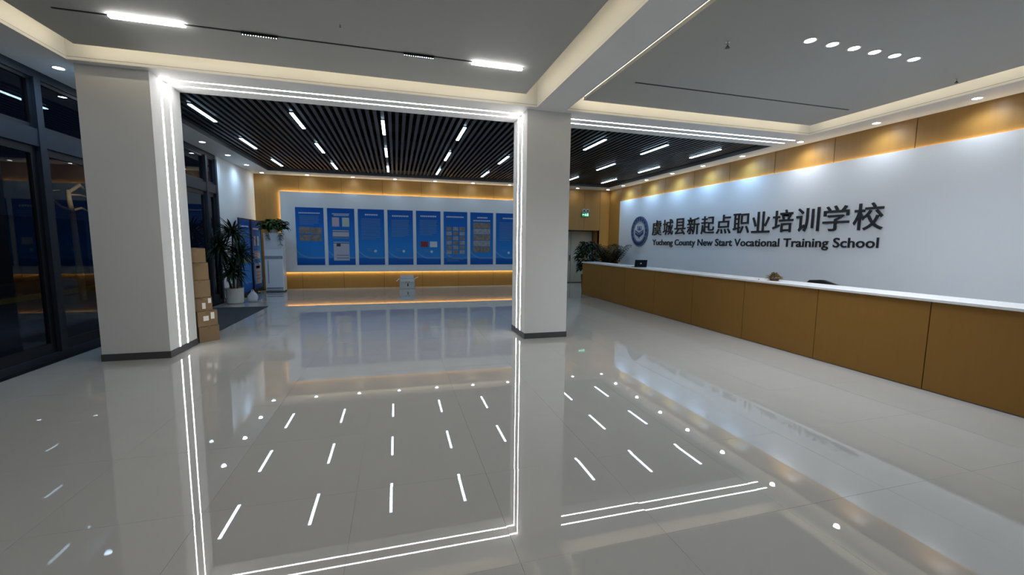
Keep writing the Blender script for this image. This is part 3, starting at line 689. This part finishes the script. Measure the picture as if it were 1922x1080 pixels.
blob_bag('plastic_bag', (-3.86, 12.95, 0), 0.13, 0.11, 0.17, mat('white_plastic_film', (0.62, 0.66, 0.74), 0.3), 'crumpled white plastic bag right of the white plant pot', 'bag', 1)
blob_bag('plastic_bag', (-4.40, 13.10, 0), 0.11, 0.10, 0.30, MATS['white_plastic_film'], 'tall white plastic bag behind the white plant pot', 'bag', 4)

# floor mat
tm = MB().box(-4.50, -3.215, 8.55, 11.92, 0.0, 0.010).build('floor_mat', MAT, bevel=0.003)
tag(tm, 'dark grey entrance mat on the floor by the glazing', 'mat')

# cardboard boxes behind the left column
tops = [0.0, 0.27, 0.528, 0.757, 1.043, 1.330, 1.565]; shift = [0.0, -0.015, -0.075, -0.085, -0.10, -0.125]
bl = ['bottom cardboard box of the stack behind the left column', 'second cardboard box from the floor with two paper labels', 'third cardboard box from the floor with a paper label at its top corner',
      'fourth cardboard box from the floor in the stack', 'fifth cardboard box from the floor, just under the top one', 'topmost cardboard box of the stack behind the left column']
A = Vector((-3.150, 7.845, 0)); u = Vector((0.69, 0.724, 0)).normalized(); nrm = Vector((u.y, -u.x, 0))
for k in range(6):
    Bc = A + u*(0.305+shift[k]); z0, z1 = tops[k]+0.0005, tops[k+1]-0.0005; wdt, dep = 0.305, 0.40
    M_ = Matrix(((u.x, -nrm.x, 0, Bc.x), (u.y, -nrm.y, 0, Bc.y), (0, 0, 1, 0), (0, 0, 0, 1))) @ Matrix.Rotation(math.radians((0, 3, -2, 3, -3, 2)[k]), 4, 'Z')
    dz = 0.02 if k > 1 else 0.0       # upper boxes sit a little further back so they clear the column
    t = thing('cardboard_box', Bc+Vector((0, 0, z0)), bl[k], 'box', 'stacked cardboard boxes')
    MB().box(-wdt, 0, dz, dep, z0, z1, M_).build('carton', CARD, t)
    MB().box(-wdt*0.58, -wdt*0.42, dz-0.001, dz, z1-0.06, z1, M_).build('tape', TAPE, t)
    MB().box(-wdt, 0, dz-0.0008, dz, z1-0.010, z1-0.001, M_).build('flap_edge', mat('card_edge', (0.07, 0.042, 0.02), 0.8), t)
    if k == 1:
        MB().box(-0.22, -0.14, dz-0.0015, dz, z0+0.09, z0+0.17, M_).build('paper_label', PAPER, t); MB().box(-0.105, -0.05, dz-0.0015, dz, z0+0.11, z0+0.22, M_).build('paper_label', PAPER, t)
    if k == 2:
        MB().box(-0.15, -0.10, dz-0.0015, dz, z0+0.03, z0+0.13, M_).build('paper_label', PAPER, t); MB().box(-0.06, -0.015, dz-0.0015, dz, z0+0.12, z0+0.20, M_).build('paper_label', PAPER, t)

# white carton in front of the poster wall
wc = thing('white_carton', (0.36, 15.62, 0), 'small open white carton on the floor below the posters', 'box')
WC = mat('white_card', (0.52, 0.55, 0.56), 0.6)
q = MB(); xa, xb, ya, yb, h = 0.09, 0.64, 15.48, 15.80, 0.36
q.box(xa, xb, ya, ya+0.006, 0, h).box(xa, xb, yb-0.006, yb, 0, h).box(xa, xa+0.006, ya, yb, 0, h).box(xb-0.006, xb, ya, yb, 0, h).box(xa, xb, ya, yb, 0, 0.006).build('tray', WC, wc)
MB().box(-0.24, 0.24, 0, 0.13, 0, 0.004, Matrix.Translation((0.365, yb, h)) @ Matrix.Rotation(math.radians(65), 4, 'X')).build('flap', WC, wc)
MB().box(0, 0.13, -0.14, 0.14, 0, 0.004, Matrix.Translation((xb, 15.64, h)) @ Matrix.Rotation(math.radians(-25), 4, 'Y')).build('flap', WC, wc)
MB().box(-0.13, 0, -0.14, 0.14, 0, 0.004, Matrix.Translation((xa, 15.64, h)) @ Matrix.Rotation(math.radians(-40), 4, 'Y')).build('flap', WC, wc)
MB().box(-0.24, 0.24, -0.10, 0, 0, 0.004, Matrix.Translation((0.365, ya, h)) @ Matrix.Rotation(math.radians(70), 4, 'X')).build('flap', WC, wc)
MB().prism([(-0.02, 0.0), (0.025, 0.0), (0.03, 0.05), (0.012, 0.12), (-0.008, 0.12), (-0.015, 0.05)], 0, 0.002, Matrix.Translation((0.38, ya-0.0005, 0.10)) @ Matrix.Rotation(math.pi/2, 4, 'X')).build('printed_mark', BLACK, wc)
MB().box(0.30, 0.35, ya-0.002, ya, 0.245, 0.275).box(0.40, 0.45, ya-0.002, ya, 0.245, 0.275).build('printed_mark', TRIMG, wc)

# ================================================================== COUNTER THINGS
lap = thing('laptop', (6.20, 9.66, 1.10), 'dark open laptop seen from behind on the counter slab', 'laptop')
LM = Matrix.Translation((6.21, 9.66, 1.101)) @ Matrix.Rotation(math.radians(-12), 4, 'Z')
MB().box(-0.16, 0.16, 0.0, 0.22, 0, 0.014, LM).build('keyboard_base', BLACK, lap)
LS = LM @ Matrix.Translation((0, 0, 0.014)) @ Matrix.Rotation(math.radians(12), 4, 'X')
s_ = MB().box(-0.165, 0.165, -0.008, 0.0, 0, 0.185, LS).build('screen_lid', mat('navy_lid', (0.004, 0.007, 0.016), 0.6, spec=0.1), lap, bevel=0.002)
MB().lathe([(0.018, 0), (0.018, 0.001)], 14, M=LS @ Matrix.Translation((0, -0.008, 0.09)) @ Matrix.Rotation(math.pi/2, 4, 'X')).build('round_badge', PALE, s_)
bs = thing('dried_flower_basket', (6.31, 5.70, 1.10), 'small round basket of dried straw flowers on the counter slab', 'basket')
STRAW = mat('straw', (0.26, 0.20, 0.10), 0.8, var=0.5, scale=30)
MB().lathe([(0.06, 0.0), (0.075, 0.02), (0.08, 0.035), (0.07, 0.035), (0.065, 0.02), (0.05, 0.01)], 20, (6.31, 5.70, 1.101)).build('bowl', mat('reddish_wicker', (0.20, 0.09, 0.035), 0.7), bs)
q = MB()
for k in range(260):
    a = rnd(0, 6.283); e = rnd(0.0, 1.5); d = Vector((math.cos(a)*math.cos(e), math.sin(a)*math.cos(e), math.sin(e)*0.8))
    q.leaf(Vector((6.31, 5.70, 1.125))+d*rnd(0.05, 0.11), d+Vector((rnd(-.3, .3), rnd(-.3, .3), 0)), rnd(0.03, 0.06), rnd(0.02, 0.03), 0.2, 3)
stuff(q.build('dried_flowers', STRAW, bs))
MB().tube([(6.14, 5.86, 1.109), (6.12, 5.83, 1.114), (6.10, 5.815, 1.109)], 0.006, 6).build('loose_twig', STEM, bs)

ch = thing('office_chair', (7.35, 5.52, 0), 'black office chair behind the counter with only its back top showing', 'chair')
cx, cy = 7.42, 5.52
for k in range(5):
    a = 2*math.pi*k/5; e = Vector((cx+0.3*math.cos(a), cy+0.3*math.sin(a), 0.06))
    l_ = MB().tube([(cx, cy, 0.10), e], [0.03, 0.02], 8).build('leg', BLACK, ch)
    MB().lathe([(0.028, -0.012), (0.028, 0.012)], 14, M=Matrix.Translation((e.x, e.y, 0.03)) @ Matrix.Rotation(a, 4, 'Z') @ Matrix.Rotation(math.pi/2, 4, 'X')).build('castor', BLACK, l_)
MB().tube([(cx, cy, 0.09), (cx, cy, 0.44)], 0.028, 12).build('gas_lift', CHROME, ch)
MB().box(cx-0.25, cx+0.25, cy-0.25, cy+0.25, 0.44, 0.51).build('seat', BLACK, ch, bevel=0.03)
prof = [(0.30, 0.60), (0.31, 0.98), (0.30, 1.04), (0.24, 1.095), (0.05, 1.115), (-0.02, 1.115), (-0.28, 1.045), (-0.30, 1.03), (-0.29, 0.60)]
BM_ = Matrix.Translation((7.20, cy, 0)) @ Matrix.Rotation(math.pi/2, 4, 'Z') @ Matrix.Rotation(math.pi/2, 4, 'X')
MB().prism(prof, -0.03, 0.03, BM_).build('backrest', mat('black_leatherette', (0.006, 0.007, 0.008), 0.35), ch, bevel=0.008)
MB().tube([(cx-0.05, cy, 0.47), (7.16, cy, 0.50), (7.165, cy, 0.68)], 0.02, 8).build('back_bracket', BLACK, ch)
for s in (-1, 1): MB().tube([(cx, cy+s*0.26, 0.48), (cx-0.02, cy+s*0.29, 0.68), (cx-0.14, cy+s*0.29, 0.70)], 0.018, 8).build('armrest', BLACK, ch)

# plants at the far end of the counter
def pot_tall(t, c, r0, r1, h, m_):
    MB().lathe([(r0, 0.0), (r1, h), (r1-0.02, h), (r1-0.03, h-0.05)], 20, c, closed=False).lathe([(r0-0.002, 0.002), (r0-0.002, 0.008)], 20, c).build('pot', m_, t)
    MB().lathe([(r1-0.03, h-0.055), (r1-0.035, h-0.045)], 20, c).build('soil', SOIL, t)
bp1 = thing('broadleaf_plant', (6.50, 13.50, 0), 'bushy dark broadleaf plant in a tall black pot at the counter end', 'plant')
C1 = Vector((6.50, 13.50, 0)); pot_tall(bp1, C1, 0.15, 0.19, 0.62, BLACK)
q = MB(); sq = MB()
for k in range(9):
    a = rnd(0, 6.283); tip = C1+Vector((rnd(0.05, 0.30)*math.cos(a), rnd(0.05, 0.30)*math.sin(a), rnd(1.2, 1.68)))
    sq.tube([C1+Vector((0, 0, 0.55)), C1.lerp(tip, 0.5)+Vector((0, 0, 0.25)), tip], 0.01, 6)
for k in range(300):
    a = rnd(0, 6.283); z = rnd(0.78, 1.78); r = 0.42*math.sqrt(max(0.05, 1-((z-1.22)/0.60)**2))*rnd(0.35, 1.0)
    q.leaf(C1+Vector((r*math.cos(a)*0.8, r*math.sin(a)*0.8, z)), (math.cos(a), math.sin(a), rnd(-0.3, 0.6)), rnd(0.13, 0.22), rnd(0.07, 0.12), rnd(0.4, 1.0), 4)
for v in q.bm.verts: v.co.y = max(v.co.y, 12.95) if v.co.z < 1.2 else v.co.y
stuff(q.build('foliage', LEAF, bp1)); sq.build('stem', STEM, bp1)
bp2 = thing('feathery_palm', (8.02, 14.75, 0), 'reddish green feathery palm beside the white panel edge', 'plant')
C2 = Vector((8.02, 14.75, 0)); pot_tall(bp2, C2, 0.15, 0.20, 0.60, POTW)
q = MB(); sq = MB()
for k in range(34):
    a = rnd(0, 6.283); e = rnd(1.02, 1.45); L_ = rnd(1.1, 1.6); d = Vector((math.cos(a)*math.cos(e), math.sin(a)*math.cos(e), math.sin(e))); p0 = C2+Vector((0, 0, 0.56)); pts = []
    for j in range(9):
        t_ = j/8; pts.append(p0 + d*L_*t_ + Vector((math.cos(a), math.sin(a), -0.75))*0.20*t_*t_*L_)
    for p_ in pts: p_.x = min(p_.x, 8.40)
    sq.tube(pts, [0.008-0.0007*j for j in range(9)], 5)
    for j in range(3, 9):
        tang = (pts[j]-pts[j-1]).normalized(); sd = tang.cross(Vector((0, 0, 1))).normalized()
        for s in (-1, 1):
            for o_ in (0, 0.5): q.leaf(pts[j-1].lerp(pts[j], o_), tang*0.7+sd*s, rnd(0.20, 0.30), 0.055, 0.5, 4)
for v in q.bm.verts: v.co.x = min(v.co.x, 8.46)
stuff(q.build('foliage', LEAF3, bp2)); sq.build('frond_stem', STEM, bp2)

# ================================================================== OUTSIDE (night street)
struct(MB().box(-40, XL-0.16, -20, 45, -0.25, -0.12).build('ground', GROUND))
kb = MB().box(-10.6, -10.4, -20, 45, -0.12, 0.02).build('glint', YELLOW); tag(kb, 'yellow painted kerb outside, standing in for the LED line mirrored in the glass', 'glint')  # added bar painted yellow for the board's LED line mirrored in the glass
hd = thing('backdrop', (-15, 12, -0.12), 'added dark navy hoarding across the street outside', 'stand-in')  # added navy sheets standing in for the posters mirrored in the glazing
src = None
for k in range(18):
    y = -10+2.0*k; MB().box(-15.05, -15.0, y+0.01, y+1.99, -0.12, 2.6).build('panel', BACKDROP, hd)
    MB().box(-15.0, -14.95, y-0.03, y+0.03, -0.12, 2.65).build('post', FRAMED, hd)
tr = thing('pollarded_tree', (-9, 15.1, -0.12), 'bare pollarded tree with a lit branch outside the glazing', 'tree')
MB().tube([(-9.0, 15.25, -0.13), (-9.02, 15.2, 1.2), (-9.0, 15.12, 2.45)], [0.09, 0.075, 0.065], 10).build('trunk', BARK, tr, smooth=True)
for pts, r in (([(-9, 15.12, 2.42), (-9.0, 15.06, 2.75), (-9.02, 15.08, 3.08)], [0.065, 0.06, 0.045]), ([(-9, 15.12, 2.45), (-9.05, 14.75, 2.60), (-9.05, 14.40, 2.82), (-9.0, 14.2, 2.84)], [0.05, 0.04, 0.03, 0.015]),
               ([(-9.02, 15.06, 3.0), (-9.0, 15.25, 3.12), (-8.95, 15.42, 3.26), (-8.95, 15.62, 3.16)], [0.04, 0.05, 0.05, 0.02]), ([(-9, 14.4, 2.8), (-9.1, 14.6, 3.0), (-9.1, 14.9, 3.05)], [0.02, 0.015, 0.01]),
               ([(-9, 15.12, 2.5), (-9.0, 15.5, 2.60), (-9.0, 15.9, 2.5)], [0.04, 0.03, 0.02]), ([(-9, 15.08, 2.95), (-9.0, 15.5, 2.98), (-9.0, 15.9, 2.95)], [0.03, 0.025, 0.02])):
    MB().tube(pts, r, 8).build('branch', BARK, tr, smooth=True)
sl_ = thing('street_lamp', (-6.6, 13.0, -0.12), 'street lamp outside, hidden behind the left column', 'street lamp')
MB().tube([(-6.6, 13.0, -0.12), (-6.6, 13.0, 3.7), (-6.75, 13.15, 3.9)], [0.06, 0.045, 0.03], 10).build('pole', FRAMED, sl_)
MB().box(-6.9, -6.65, 13.05, 13.3, 3.88, 3.94).build('lamp_head', FRAMED, sl_)
MB().box(-6.88, -6.67, 13.07, 13.28, 3.865, 3.88).build('lamp_panel', emat('street_lamp_glow', (1.0, 0.85, 0.55), 12.0), sl_)
spot(sl_, (-6.78, 13.18, 3.82), 110, 24, 0.5, (1.0, 0.85, 0.55), target=(-9.0, 15.2, 3.12))
